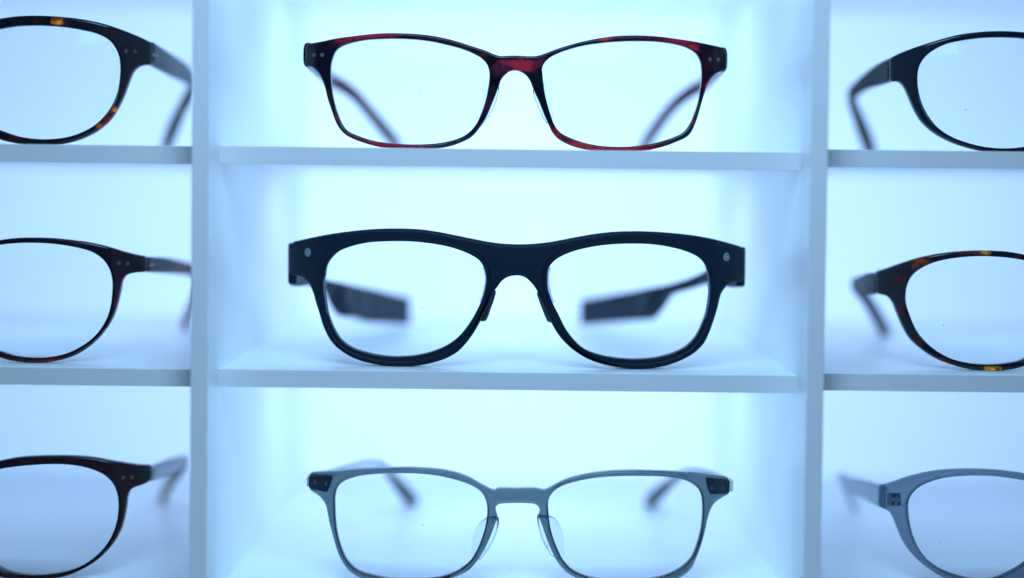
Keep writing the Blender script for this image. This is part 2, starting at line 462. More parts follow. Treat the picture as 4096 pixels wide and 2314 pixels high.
# ---- top centre: red tortoise rectangular
sp = make_sp(2060, 300, 11, .0011, 58, .01); fl = ROWZ[1][1]; O = base_origin(sp, fl)
outer = crop(1150, 80, 2.576, [(190,262),(187,300),(186,380),(187,445),(198,464),(250,480),(300,520),(345,590),(380,680),(410,800),(450,920),(495,1045),(540,1120),(600,1180),(700,1230),(850,1280),(1000,1312),(1150,1322),(1300,1325),(1480,1322),(1650,1300),(1800,1250),(1900,1195),(1960,1130),(2010,1060),(2060,970),(2110,850),(2150,750),(2180,670),(2200,610),(2240,560),(2290,522)]) \
 + crop(2000, 80, 2.576, [(155,512),(220,528),(270,565),(310,620),(345,710),(400,830),(460,980),(500,1070),(540,1150),(590,1210),(680,1265),(800,1310),(950,1338),(1060,1346),(1250,1347),(1430,1345),(1550,1332),(1700,1295),(1820,1250),(1900,1215),(1950,1180),(1990,1120),(2030,1020),(2080,850),(2120,720),(2150,640),(2190,580),(2240,540),(2300,517),(2326,503),(2335,475),(2336,400),(2331,320),(2315,287),(2250,266),(2150,243),(2000,213),(1850,190),(1650,163),(1500,153),(1350,150),(1200,157),(1050,175),(900,203),(750,240),(600,285),(480,330),(400,357),(330,365),(240,362),(155,358)]) \
 + crop(1150, 80, 2.576, [(2250,362),(2190,362),(2130,345),(2050,310),(1900,262),(1750,213),(1600,175),(1450,148),(1300,134),(1150,128),(1000,128),(850,138),(700,155),(500,182),(350,213),(230,236),(203,246)])
hL = crop(1150, 80, 2.576, [(560,260),(640,230),(760,203),(900,188),(1060,183),(1250,188),(1450,208),(1650,250),(1800,290),(1930,345),(2010,395),(2060,460),(2080,540),(2075,640),(2055,760),(2020,890),(1985,980),(1940,1070),(1870,1150),(1780,1205),(1650,1245),(1500,1268),(1300,1275),(1100,1268),(900,1240),(750,1195),(620,1135),(560,1060),(520,970),(485,860),(460,740),(447,600),(445,480),(465,380),(505,300)])
hR = crop(2000, 80, 2.576, [(440,560),(435,500),(450,450),(500,390),(600,335),(750,283),(900,248),(1050,228),(1200,215),(1380,208),(1550,210),(1700,222),(1850,250),(1960,290),(2025,340),(2065,410),(2080,490),(2080,600),(2065,720),(2045,840),(2005,960),(1955,1070),(1890,1150),(1780,1205),(1600,1260),(1400,1292),(1200,1300),(1000,1285),(850,1252),(720,1205),(620,1150),(560,1070),(520,960),(490,860),(460,730)])
loops = [smooth(XZ(q, sp)) for q in (outer, hL, hR)]; dz = settle('red', loops, fl)
RED = (.25, .013, .022); MAR = (.055, .010, .022); BRT = (.36, .022, .026)
pa = patchlist(1150, 80, 2.576, [(800,168,420,70,RED,1),(1030,160,150,60,RED,1),(560,205,130,50,RED,.8),(2000,345,110,40,RED,.6),(1500,190,500,90,MAR,.7),(1800,260,300,80,MAR,.7),(2380,440,330,70,RED,1),(2200,500,140,90,MAR,.8),(400,560,80,45,RED,.45),(500,990,75,50,RED,.9),(430,760,70,160,MAR,.7),(1020,1295,560,110,RED,1),(650,1190,220,90,RED,.6),(1350,1300,250,50,RED,.7),(2060,880,90,180,MAR,.8),(2110,700,80,60,MAR,.6),(1960,1070,60,60,RED,.5),(1750,1240,180,50,MAR,.6),(320,280,120,50,MAR,.4)], sp) \
   + patchlist(2000, 80, 2.576, [(1350,185,500,60,MAR,.9),(1080,192,90,40,BRT,1),(1800,215,330,60,RED,1),(1990,280,110,70,RED,1),(700,270,260,60,MAR,.6),(250,480,200,80,RED,1),(420,430,110,90,MAR,.9),(2120,660,65,45,BRT,.9),(2000,1045,60,50,RED,.9),(2085,820,60,140,MAR,.6),(590,1150,110,90,RED,.9),(850,1290,480,110,BRT,.9),(1350,1325,520,100,RED,1),(1750,1260,200,50,MAR,.8),(2250,310,90,40,MAR,.4),(500,1090,60,60,RED,.6)], sp)
m_red = tortoise('red_tortoise_acetate', (.004, .005, .012), (MAR, .6, .47), pa, O)
red = empty('eyeglasses', O, 'red tortoiseshell rectangular glasses on the upper shelf of the middle column', 'glasses', 'glasses shown in the rack cells')
link('front_frame', front_mesh(loops, 3.8, .7, sp, O), m_red, red, O)
for h in loops[1:]: link('lens', lens_mesh(h, sp, O), m_lens, red, O)
m_redt = clear_tint('red_temple_acetate', (.09, .014, .030), .1, 1.15, .25, (.03, .006, .012))
RT = pT(1150, 80, 2.576, [(215,352,16,-8.0,3.4),(290,450,45,-7.2,3),(370,540,72,-6.2,2.7),(440,610,90,-5.6,2.4),(520,650,99,-5.0,2.2),(610,705,107,-4.8,2.4),(720,795,114,-4.8,2.4),(850,950,123,-5.2,2.6),(1000,1130,134,-5.8,2.9),(1110,1262,143,-5.6,3.0),(1150,1325,147,-4.6,2.4)], sp)
LT = pT(2000, 80, 2.576, [(2290,400,16,-8.0,3.4),(2235,490,45,-7.2,3),(2170,575,72,-6.2,2.7),(2110,645,90,-5.6,2.4),(2040,690,99,-5.0,2.2),(1950,745,107,-4.8,2.4),(1820,845,114,-4.8,2.4),(1700,980,123,-5.2,2.6),(1590,1130,134,-5.8,2.9),(1500,1262,143,-5.6,3.0),(1460,1325,147,-4.6,2.4)], sp)
link('temple', loft(RT, O), m_redt, red, O); link('temple', loft(LT, O), m_redt, red, O)
for ox, L in ((1150, [(272,355),(358,355)]), (2000, [(2165,398),(2250,401)])):
    for x, y in L:
        p = onS(ox+x/2.576, 80+y/2.576, sp); s = slope(p.x, sp)
        link('rivet', disc(p+Vector((0, -.03, 0)), .75, .8, O, Vector((s, -1, 0))), m_rivet, red, O)
for ox, pts, d in ((1150, [(2178,680),(2166,770),(2140,860),(2100,940),(2050,1020),(2000,1085),(1985,1040),(1990,960),(2005,880),(2030,790),(2060,700),(2120,660)], -1),
                (2000, [(342,700),(355,790),(385,870),(420,950),(460,1030),(485,1060),(545,1010),(538,930),(515,830),(480,730),(450,650),(390,650)], 1)):
    uc = ox + (2080 if d < 0 else 440)/2.576
    link('nose_pad', plate(pP(ox, 80, 2.576, pts, lambda u, v, uc=uc, d=d: 17.5 + d*(u-uc)*.05), .7, O, None, .5), m_clear, red, O)
stand(red, dz)

# ---- middle centre: black smart glasses
sp = make_sp(2068, 1200, 11, .0011, 58, .03); fl = ROWZ[1][2]; O = base_origin(sp, fl)
outer = crop(1100, 860, 2.273, [(168,244),(148,262),(138,295),(133,350),(130,450),(133,525),(145,545),(185,553),(230,562),(270,583),(305,625),(330,680),(336,695),(342,706),(350,730),(365,790),(400,900),(430,1000),(480,1110),(540,1190),(620,1255),(720,1310),(850,1350),(980,1373),(1120,1382),(1280,1375),(1420,1352),(1550,1310),(1650,1255),(1720,1190),(1790,1100),(1850,1000),(1900,900),(1950,800),(1990,700),(2020,660),(2060,605),(2110,570),(2160,556)]) \
 + crop(2050, 860, 2.273, [(41,553),(80,557),(130,580),(180,630),(222,690),(262,780),(318,900),(362,1000),(424,1100),(500,1185),(580,1250),(680,1310),(800,1355),(930,1385),(1060,1402),(1180,1405),(1320,1392),(1450,1360),(1570,1310),(1660,1255),(1740,1175),(1790,1080),(1830,970),(1862,870),(1885,775),(1892,748),(1900,722),(1925,680),(1960,640),(2010,615),(2075,608),(2103,592),(2112,540),(2113,400),(2104,315),(2085,292),(2000,265),(1850,225),(1700,195),(1500,170),(1300,155),(1100,150),(900,158),(750,175),(600,200),(450,230),(300,255),(150,268),(50,270)]) \
 + crop(1100, 860, 2.273, [(2050,262),(1900,240),(1700,200),(1500,160),(1300,132),(1100,125),(900,130),(700,148),(500,175),(330,207),(220,232)])
hL = crop(1100, 860, 2.273, [(455,540),(466,470),(505,400),(575,335),(700,285),(850,253),(1000,243),(1120,240),(1300,248),(1500,275),(1650,312),(1780,365),(1860,420),(1900,490),(1917,580),(1903,690),(1872,790),(1820,900),(1760,1000),(1680,1100),(1580,1180),(1450,1240),(1300,1278),(1150,1293),(1000,1288),(850,1262),(700,1212),(600,1140),(540,1050),(497,950),(465,830),(446,690),(444,600)])
hR = crop(2050, 860, 2.273, [(330,490),(370,430),(450,375),(580,325),(750,288),(900,270),(1100,263),(1280,270),(1450,297),(1600,340),(1700,390),(1755,450),(1783,540),(1794,640),(1788,780),(1763,900),(1722,1010),(1670,1110),(1590,1195),(1480,1255),(1330,1298),(1180,1315),(1050,1315),(900,1300),(750,1265),(640,1215),(560,1140),(485,1040),(425,920),(370,810),(330,690),(320,590)])
loops = [smooth(XZ(q, sp)) for q in (outer, hL, hR)]; dz = settle('black smart', loops, fl)
smart = empty('smart_glasses', O, 'thick matte black glasses with round grey sensors and chunky temple ends on the middle shelf', 'glasses', 'glasses shown in the rack cells')
def offset_loop(L, d):
    n = len(L); out = []
    for i in range(n):
        a, b = Vector(L[i-3]), Vector(L[(i+3) % n]); t = (b-a).normalized(); nn = Vector((t.y, -t.x))
        out.append(Vector(L[i])+nn*d)
    return out
def grow(L, d):
    A = offset_loop(L, d); B = offset_loop(L, -d)
    ar = lambda P: abs(sum(P[i-1][0]*P[i][1]-P[i][0]*P[i-1][1] for i in range(len(P))))
    return A if (ar(A) > ar(B)) == (d > 0) else B
gh = [grow(h, .95) for h in loops[1:]]
link('front_frame', front_mesh([loops[0]]+gh, 5.2, 1.1, sp, O), m_matte, smart, O)
for h in loops[1:]:
    link('inner_rim', front_mesh([grow(h, 1.3), h], 4.2, .35, sp, O, .55), m_matte2, smart, O)
    link('lens', lens_mesh(h, sp, O, 2.2), m_lens, smart, O)
# pale clip slivers between lens and rim
for ox, pts in ((1100, [(441,590),(452,583),(461,600),(462,690),(474,800),(487,895),(468,905),(452,800),(443,690)]), (1100, [(1890,475),(1913,476),(1920,560),(1918,640),(1900,730),(1878,790),(1858,795),(1880,740),(1900,650),(1908,570),(1900,510)]),
                (2050, [(322,482),(345,478),(334,560),(340,640),(355,720),(375,800),(357,800),(333,720),(317,620),(314,540)]), (2050, [(1776,628),(1797,626),(1797,720),(1783,840),(1762,938),(1743,942),(1758,870),(1773,760),(1780,690)])):
    q = XZ(crop(ox, 860, 2.273, pts), sp)
    link('clip_tab', front_mesh([smooth(q, .3)], .9, .1, sp, O, .1), m_lilac, smart, O)
for ox, pts in ((1100, [(345,704),(400,705),(441,706),(441,709),(400,708),(345,707)]), (2050, [(1797,748),(1845,747),(1890,745),(1890,748),(1845,750),(1797,751)]),
                (1100, [(1925,475),(2100,476),(2273,478),(2273,480),(2100,478),(1925,477)]), (2050, [(112,478),(220,479),(322,482),(322,484),(220,481),(112,480)])):
    link('seam', front_mesh([XZ(crop(ox, 860, 2.273, pts), sp)], .3, .03, sp, O, -.02), m_seam, smart, O)
for ox, x, y in ((1100, 297, 341), (2050, 1946, 383)):
    p = onS(ox+x/2.273, 860+y/2.273, sp); s = slope(p.x, sp); nn = Vector((s, -1, 0)).normalized()
    sens = link('sensor', disc(p+nn*.12, 1.42, .8, O, nn), m_camera_glass, smart, O)
    for dzz in (-.72, .72):
        dd = link('sensor_hole', disc(p+nn*.17+Vector((0, 0, dzz)), .30, .4, O, nn, 20, .03), m_hole, sens, O)
bt = pT(1100, 860, 2.273, [(158,440,18,-13.8,3.0),(200,490,30,-12,3.6),(290,560,45,-6,3.8),(400,615,60,-3.6,4.0),(470,640,68,36,4),(520,670,74,54,5),(560,709,79,80,6.5),(600,748,84,105,7),(640,778,89,126,7),(700,790,95,124,7),(800,806,107,123,7),(850,824,112,131,7),(1000,850,128,122,7),(1160,873,145,114,7)], sp, 5.2)
link('temple', loft(bt, O, True, 40, 6, None, 9), m_paddle, smart, O)
bt = pT(2050, 860, 2.273, [(2078,470,18,-13.2,3.0),(2030,500,30,-12,3.6),(1920,535,46,-8,3.8),(1775,570,62,46,4),(1650,615,72,38,4),(1560,644,78,36,4.2),(1440,678,86,37,4.6),(1380,709,90,54,5.5),(1300,768,96,93,7),(1240,807,101,117,7),(1200,818,105,120,7),(1000,842,120,112,7),(680,886,145,105,7)], sp, 5.2)
link('temple', loft(bt, O, True, 40, 6, None, 9), m_paddle, smart, O)
for ox, pts, d in ((1100, [(2004,688),(1994,760),(1962,850),(1935,930),(1915,962),(1880,968),(1840,935),(1850,850),(1890,760),(1940,690)], -1), (2050, [(226,703),(245,790),(280,880),(302,935),(322,972),(360,975),(400,930),(380,850),(340,760),(295,690)], 1)):
    uc = ox + (1940 if d < 0 else 300)/2.273
    link('nose_pad', plate(pP(ox, 860, 2.273, pts, lambda u, v, uc=uc, d=d: 18.5 + d*(u-uc)*.03), 1.2, O, None, .6), plain('brown_rubber', (.03, .032, .036), .5), smart, O)
stand(smart, dz)

# ---- bottom centre: clear grey
sp = make_sp(2069, 2000, 11, .0010, 58, .01); fl = ROWZ[1][3]; O = base_origin(sp, fl)
outer = crop(1180, 1800, 2.576, [(172,252),(152,262),(142,290),(138,340),(140,400),(160,435),(230,480),(280,530),(315,590),(335,680),(360,800),(400,950),(440,1080),(490,1180),(550,1260),(640,1325),(760,1368),(950,1395),(1150,1402),(1350,1392),(1550,1360),(1700,1310),(1800,1250),(1880,1160),(1950,1050),(2010,920),(2060,790),(2085,705),(2070,650),(2068,615),(2085,588),(2120,573),(2200,568)]) \
 + crop(2000, 1800, 2.576, [(178,566),(280,568),(345,575),(385,592),(407,625),(408,655),(396,690),(420,760),(460,880),(510,1010),(560,1120),(620,1210),(700,1290),(800,1345),(950,1385),(1150,1410),(1400,1415),(1600,1400),(1780,1365),(1900,1310),(1980,1230),(2030,1120),(2080,980),(2120,830),(2150,700),(2180,620),(2220,560),(2290,510),(2350,475),(2368,450),(2371,350),(2357,312),(2330,295),(2200,275),(2050,258),(1900,245),(1700,235),(1450,228),(1200,232),(1000,250),(850,275),(700,315),(600,360),(520,405),(460,430),(420,425),(370,413)]) \
 + crop(1180, 1800, 2.576, [(2290,415),(2150,413),(2090,415),(2060,430),(2020,425),(1970,400),(1880,350),(1780,295),(1650,250),(1500,220),(1300,203),(1100,200),(900,203),(700,212),(500,228),(300,243)])
hL = crop(1180, 1800, 2.576, [(410,600),(410,500),(430,420),(475,360),(560,315),(700,280),(900,262),(1100,258),(1300,265),(1500,290),(1700,340),(1830,390),(1910,445),(1960,520),(1980,620),(1975,720),(1950,850),(1910,970),(1860,1080),(1800,1170),(1720,1240),(1600,1300),(1450,1340),(1200,1356),(1000,1352),(800,1316),(650,1266),(550,1180),(490,1070),(445,930),(418,770)])
hR = crop(2000, 1800, 2.576, [(500,650),(495,580),(510,510),(560,440),(650,385),(800,340),(1000,305),(1200,290),(1450,287),(1650,292),(1800,305),(1930,340),(2015,390),(2068,460),(2088,560),(2088,700),(2070,850),(2030,1000),(1980,1120),(1900,1210),(1770,1290),(1600,1342),(1400,1362),(1200,1368),(1000,1350),(850,1310),(730,1245),(650,1155),(590,1035),(540,900),(510,760)])
loops = [smooth(XZ(q, sp)) for q in (outer, hL, hR)]; dz = settle('grey', loops, fl)
m_grey = clear_tint('smoke_grey_acetate', (.155, .225, .235), .05, 1.32, .18, (.06, .09, .095))
grey = empty('eyeglasses', O, 'transparent smoke grey glasses with dark metal corner plates at the bottom of the middle column', 'glasses', 'glasses shown in the rack cells')
link('front_frame', front_mesh(loops, 3.8, .8, sp, O), m_grey, grey, O)
for h in loops[1:]: link('lens', lens_mesh(h, sp, O), m_lens, grey, O)
m_core = plain('dark_hinge_core', (.010, .018, .030), .3)
for ox, pts, riv in ((1180, [(150,288),(265,286),(375,280),(390,292),(365,370),(342,432),(325,444),(250,432),(150,405),(143,345)], [(212,348),(325,360)]), (2000, [(2118,305),(2125,298),(2240,310),(2345,322),(2362,335),(2366,400),(2362,450),(2350,462),(2250,466),(2175,470),(2160,460),(2135,390)], [(2172,405),(2285,402)])):
    q = XZ(crop(ox, 1800, 2.576, pts), sp)
    core = link('hinge_plate', front_mesh([smooth(q, .3)], .6, .1, sp, O, -.25), m_core, grey, O)
    for x, y in riv:
        p = onS(ox+x/2.576, 1800+y/2.576, sp); link('rivet', disc(p+Vector((0, -.32, 0)), .75, .3, O), plain('rivet_dark', (.035, .045, .065), .4), core, O)
tw = lambda L: [(x, y, Y, h, t) for x, y, Y, h, t in L]
m_tip = plain('dark_temple_tip', (.004, .012, .016), .5, .2)
m_hinge = plain('pale_hinge_metal', (.50, .58, .60), .35)
m_wire = plain('dark_wire', (.06, .09, .10), .5, .3)
A = pT(1180, 1800, 2.576, [(150,335,16,-3.2,1.2),(300,268,45,-2.2,1.0),(450,222,70,-1.8,1.0),(580,186,85,-1.7,1.0),(700,158,95,-1.7,1.0),(800,146,102,-1.8,1.1),(870,158,107,-2.0,1.3)], sp)
B = pT(1180, 1800, 2.576, [(870,158,107,-2.2,1.4),(930,200,112,-2.6,1.7),(990,275,119,-3.4,2.3),(1070,375,128,-4.6,3.3),(1150,465,138,-5.2,3.9),(1212,533,147,-4.6,4.0)])
tl = link('temple', loft(A, O), m_wire, grey, O); link('temple_tip', loft(B, O), m_tip, tl, O)
A = pT(2000, 1800, 2.576, [(2375,375,16,-3.2,1.2),(2260,300,45,-2.2,1.0),(2140,250,72,-1.8,1.0),(2060,232,85,-1.7,1.0),(1960,228,93,-1.7,1.0),(1890,245,100,-1.9,1.2)], sp)
B = pT(2000, 1800, 2.576, [(1890,245,100,-2.2,1.4),(1820,295,107,-2.6,1.7),(1740,365,116,-3.4,2.3),(1660,435,127,-4.6,3.3),(1590,502,138,-5.2,3.9),(1542,552,147,-4.6,4.0)])
tl = link('temple', loft(A, O), m_wire, grey, O); link('temple_tip', loft(B, O), m_tip, tl, O)
for ox, x0, x1, y0, y1 in ((1180, 122, 142, 285, 392), (2000, 2362, 2400, 322, 440)):
    a = onY(ox+x0/2.576, 1800+y1/2.576, 17); b = onY(ox+x1/2.576, 1800+y0/2.576, 17)
    link('hinge', box_mesh(a.x, b.x, 16.0, 21, a.z, b.z, O, .35), m_hinge, grey, O)
for ox, pts, d in ((1180, [(2088,700),(2098,740),(2085,830),(2050,930),(2000,1020),(1950,1090),(1900,1145),(1828,1112),(1829,1040),(1835,950),(1852,870),(1880,800),(1930,740),(1985,705),(2040,690)], -1),
                (2000, [(390,680),(387,740),(405,840),(440,950),(490,1040),(550,1115),(646,1112),(648,1040),(648,930),(632,840),(600,770),(560,715),(505,690),(445,680)], 1)):
    uc = ox + (1960 if d < 0 else 515)/2.576
    link('nose_pad', plate(pP(ox, 1800, 2.576, pts, lambda u, v, uc=uc, d=d: 19.5 + d*(u-uc)*.085), .9, O, None, .5), m_clear, grey, O)
stand(grey, dz)

# ---- side columns: only half of each front is in the picture, the other half is its mirror
def half_glasses(ox, oy, s, half_outer, hole, bridge_uv, floor, mat_fn, label, temple, tmat, rivets, trivets, thick=3.8, k=.0014, x0=50, m=.02, vert=False, tip=None, tipmat=None, Y=11):
    bu, bv = ox+bridge_uv[0]/s, oy+bridge_uv[1]/s
    sp = make_sp(bu, bv, Y, k, x0, m); xc = sp['xc']; O = base_origin(sp, floor)
    ho = XZ(crop(ox, oy, s, half_outer), sp); hh = XZ(crop(ox, oy, s, hole), sp)
    ho[0] = (xc, ho[0][1]); ho[-1] = (xc, ho[-1][1])
    full = ho + [p for p in mir(ho, xc)[::-1][1:-1]]
    h1 = smooth(hh); loops = [smooth(full), h1, mir(h1, xc)[::-1]]
    loops[2] = [Vector(p) for p in loops[2]]
    dz = settle(label[:20], loops, floor)
    t = empty('eyeglasses', O, label, 'glasses', 'glasses shown in the rack cells')
    link('front_frame', front_mesh(loops, thick, .8, sp, O), mat_fn(sp, O), t, O)
    for h in loops[1:]: link('lens', lens_mesh(h, sp, O), m_lens, t, O)
    st = pT(ox, oy, s, temple, sp, thick)
    for mx in (None, xc):
        tm = link('temple', loft(st, O, vert, 24, 6, mx, 4.5), tmat, t, O)
        check_floor(label[:14], tm, floor)
        if tip: link('temple_tip', loft(pT(ox, oy, s, tip), O, False, 24, 6, mx, 3.5), tipmat, tm, O)
        for x, y, Yr in trivets:
            sg = 1 if ox < 1000 else -1
            # sit on the outer face of the temple: find the depth where the sight line meets it
            def xo(Y):
                for a, b in zip(st[:-1], st[1:]):
                    if a[1] <= Y <= b[1]:
                        q = (Y-a[1])/(b[1]-a[1]); return a[0]+(b[0]-a[0])*q + sg*(a[4]+(b[4]-a[4])*q)/2
                return st[0][0]
            Yr = min((Y for Y in [st[0][1]+.2*i for i in range(250)]), key=lambda Y: abs(onY(ox+x/s, oy+y/s, Y).x - xo(Y)))
            p = onY(ox+x/s, oy+y/s, Yr)
            link('rivet', disc(p+Vector((sg*.12, 0, 0)), .62, .5, O, Vector((sg*1, -.12, 0)), 24, .08, mx), m_rivet_bright, tm, O)
        for x, y in rivets:
            p = onS(ox+x/s, oy+y/s, sp); sl = slope(p.x, sp)
            link('rivet', disc(p+Vector((sl, -1, 0)).normalized()*.03, .78, .6, O, Vector((sl, -1, 0)), 28, .12, mx), m_rivet, t, O)
    stand(t, dz); return t, sp, O

ORG = (.62, .11, .012); YEL = (.80, .30, .03); RUS = (.25, .018, .010); DKR = (.08, .008, .010)
def fnD(sp, O):
    return tortoise('black_orange_tortoise', (.008, .007, .012), (DKR, .25, .58), patchlist(0, 0, 2.14, [(490,185,95,60,ORG,1),(490,190,30,55,YEL,.9),(275,170,50,40,RUS,.6),(960,930,60,45,ORG,1),(965,930,28,16,YEL,.9),(900,1010,90,60,RUS,.9),(845,1070,50,40,ORG,.9),(940,245,100,30,RUS,.35),(1030,740,40,25,RUS,.4),(110,1180,80,30,RUS,.5),(480,1215,60,25,RUS,.4)], sp), O, rough=.14)
m_tip2 = plain('dark_teal_tip', (.003, .010, .014), .55, .05)
m_dark_temple = plain('dark_polished_temple', (.045, .060, .095), .38, .5)
half_glasses(0, 0, 2.14,
 [(-663,330),(-560,318),(-450,280),(-300,225),(-150,180),(0,150),(150,130),(300,125),(450,130),(600,143),(750,165),(900,200),(1050,250),(1150,290),(1230,325),(1270,345),(1290,360),(1294,400),(1294,500),(1290,542),(1275,550),(1240,548),(1190,560),(1140,600),(1110,660),(1080,740),(1045,830),(1000,920),(940,1010),(850,1095),(740,1160),(620,1205),(500,1230),(370,1238),(230,1235),(100,1215),(0,1190),(-150,1120),(-280,1010),(-380,880),(-450,740),(-500,640),(-560,560),(-620,520),(-663,510)],
 [(0,238),(-130,265),(-260,320),(-350,400),(-400,500),(-410,620),(-380,760),(-310,880),(-200,1000),(-80,1080),(0,1110),(150,1160),(300,1182),(420,1184),(560,1168),(700,1123),(820,1052),(910,960),(970,860),(1005,760),(1022,650),(1025,560),(1012,470),(975,390),(920,330),(820,280),(700,250),(550,225),(420,214),(280,210),(130,217)],
 (-663, 500), ROWZ[0][1], fnD, 'round black and orange tortoiseshell glasses on the upper shelf of the left column',
 [(1272,444,16,88,3.6),(1400,518,42,84,3.4),(1500,575,68,80,3.2),(1570,615,84,72,3.0),(1625,660,97,-6.2,2.8),(1644,700,103,-6,2.8)],
 m_dark_temple, [(1080,432),(1156,436)], [(1320,465,15.5),(1342,470,21)], m=.05, x0=55, tipmat=m_tip2, tip=[(1644,700,103,-5.8,2.7),(1645,745,107,-5.8,2.8),(1622,810,112,-6,2.9),(1570,900,121,-6.2,3),(1510,1030,130,-6.6,3.8),(1455,1160,140,-6.8,4.0),(1425,1250,147,-5.6,3.8)])

def fnE(sp, O):
    return tortoise('dark_red_acetate', (.009, .008, .014), (MAR, .45, .45), patchlist(0, 900, 2.14, [(975,680,40,35,BRT,.8),(985,580,40,60,RED,.4),(860,945,50,30,BRT,.8),(450,1160,90,22,RED,.9),(330,1172,180,22,RED,.8),(100,1160,160,30,RED,.5),(650,165,70,30,MAR,.8),(930,860,60,80,MAR,.9),(1050,400,50,40,MAR,.4)], sp), O, rough=.14)
def fnEt():
    m, nt, out = new_mat('dark_red_temple'); p = prin(nt, (.02, .02, .03), .45, .3)
    n = noise(nt, 60, 3); r = nt.nodes.new('ShaderNodeValToRGB'); r.color_ramp.elements[0].position = .48; r.color_ramp.elements[1].position = .62
    r.color_ramp.elements[0].color = (.014, .02, .035, 1); r.color_ramp.elements[1].color = (.16, .012, .03, 1)
    nt.links.new(n.outputs['Fac'], r.inputs[0]); nt.links.new(r.outputs[0], p.inputs['Base Color']); nt.links.new(p.outputs[0], out.inputs[0]); return m
half_glasses(0, 900, 2.14,
 [(-642,330),(-540,318),(-430,280),(-280,215),(-130,160),(0,132),(150,115),(300,112),(450,117),(600,132),(750,152),(900,185),(1050,230),(1180,262),(1235,273),(1248,290),(1248,395),(1235,408),(1190,411),(1120,420),(1070,440),(1040,485),(1025,560),(1000,670),(965,780),(910,880),(840,970),(740,1060),(620,1130),(480,1170),(330,1187),(180,1180),(50,1158),(-100,1100),(-230,1000),(-330,870),(-400,730),(-460,620),(-530,550),(-600,515),(-642,510)],
 [(0,175),(-130,205),(-250,270),(-330,350),(-380,450),(-390,570),(-360,720),(-300,850),(-200,970),(-100,1050),(0,1090),(120,1125),(270,1141),(420,1136),(560,1106),(680,1050),(780,980),(860,890),(915,790),(945,680),(957,560),(955,470),(930,380),(880,305),(800,245),(700,210),(550,180),(400,163),(250,158),(120,162)],
 (-642, 500), ROWZ[0][2], fnE, 'thin dark red round glasses on the middle shelf of the left column',
 [(1232,341,16,61,3.4),(1400,350,48,62,3.2),(1560,372,82,52,3.0),(1660,392,96,-4.6,2.8),(1705,430,103,-4.8,2.8),(1705,520,111,-5,2.8),(1670,640,122,-5.2,2.9),(1620,760,134,-5.4,3),(1580,850,144,-4.6,3)],
 fnEt(), [(1018,330),(1093,334)], [(1285,346,17),(1310,346,23.5)], m=.05, x0=55)

def fnF(sp, O):
    return tortoise('dark_burgundy_acetate', (.012, .008, .013), ((.10, .02, .035), .38, .40), [], O, rough=.2)
m_pale = clear_tint('pale_lilac_temple', (.66, .68, .76), .15, 1.12, .45, (.72, .72, .76))
m_olive = clear_tint('amber_tip', (.26, .15, .035), .15, 1.12, .45, (.10, .065, .02))
half_glasses(0, 1740, 2.534,
 [(-634,440),(-520,425),(-400,370),(-260,310),(-130,270),(0,243),(200,208),(400,196),(600,193),(800,200),(950,215),(1100,243),(1250,268),(1400,288),(1490,292),(1518,305),(1524,330),(1520,430),(1505,452),(1450,485),(1360,515),(1310,550),(1285,610),(1270,720),(1245,850),(1210,960),(1150,1070),(1060,1180),(950,1275),(820,1350),(680,1410),(520,1445),(350,1460),(150,1452),(0,1425),(-150,1370),(-280,1270),(-370,1130),(-430,980),(-480,830),(-540,720),(-590,660),(-634,650)],
 [(0,328),(-100,358),(-230,420),(-320,520),(-355,640),(-350,780),(-310,930),(-240,1080),(-130,1220),(0,1338),(150,1388),(300,1405),(450,1402),(600,1382),(750,1342),(880,1277),(1000,1180),(1090,1070),(1150,950),(1185,820),(1195,680),(1180,570),(1140,480),(1060,395),(950,340),(800,300),(650,282),(500,280),(300,290),(130,308)],
 (-634, 600), ROWZ[0][3], fnF, 'dark burgundy round glasses with pale lilac temples at the bottom of the left column',
 [(1508,377,16,58,3.2),(1640,332,45,64,3.0),(1760,287,70,60,2.8),(1850,250,88,46,2.6)],
 m_pale, [(1250,412),(1338,408)], [(1560,365,18),(1578,362,25)], m=.05, x0=52,
 tip=[(1850,250,88,-4.4,2.6),(1880,262,98,-4.6,2.4),(1840,320,107,-4.8,2.3),(1780,385,116,-5,2.4),(1725,465,127,-5.2,2.6),(1680,550,137,-5.2,2.7),(1645,625,147,-4.4,2.6)], tipmat=m_olive)

half_glasses(3196, 60, 2.273,
 [(2900,350),(2800,345),(2700,310),(2550,250),(2400,200),(2200,165),(2046,150),(1850,140),(1650,148),(1450,175),(1250,228),(1100,275),(950,330),(880,362),(845,382),(835,400),(833,480),(835,570),(842,595),(862,602),(893,597),(915,602),(950,630),(980,680),(1010,750),(1060,860),(1130,970),(1250,1075),(1380,1145),(1500,1190),(1700,1238),(1900,1248),(2046,1243),(2230,1205),(2380,1120),(2500,1020),(2590,900),(2660,770),(2720,650),(2780,570),(2850,530),(2900,520)],
 [(1083,560),(1100,460),(1150,380),(1230,315),(1350,258),(1500,225),(1650,205),(1850,197),(2046,207),(2200,235),(2350,285),(2480,360),(2580,460),(2620,580),(2610,720),(2550,860),(2450,990),(2320,1100),(2180,1165),(2046,1195),(1880,1208),(1700,1195),(1550,1160),(1400,1105),(1270,1020),(1180,910),(1120,790),(1090,670)],
 (2900, 500), ROWZ[2][1], lambda sp, O: m_black, 'plain black oval glasses on the upper shelf of the right column',
 [(858,490,15,92,3.4),(780,520,34,88,3.3),(700,556,52,78,3.2),(600,612,74,58,3.0),(530,665,88,-4.8,2.8),(482,715,97,-4.6,2.8),(480,770,104,-4.8,2.8),(510,860,112,-5.4,2.9),(555,980,122,-6,3.7),(600,1090,132,-6.4,4.2),(640,1200,142,-6.2,4.3),(655,1250,147,-5.2,4.0)],
 plain('navy_black_temple', (.004, .012, .026), .5, .08), [], [], m=.03, x0=55)

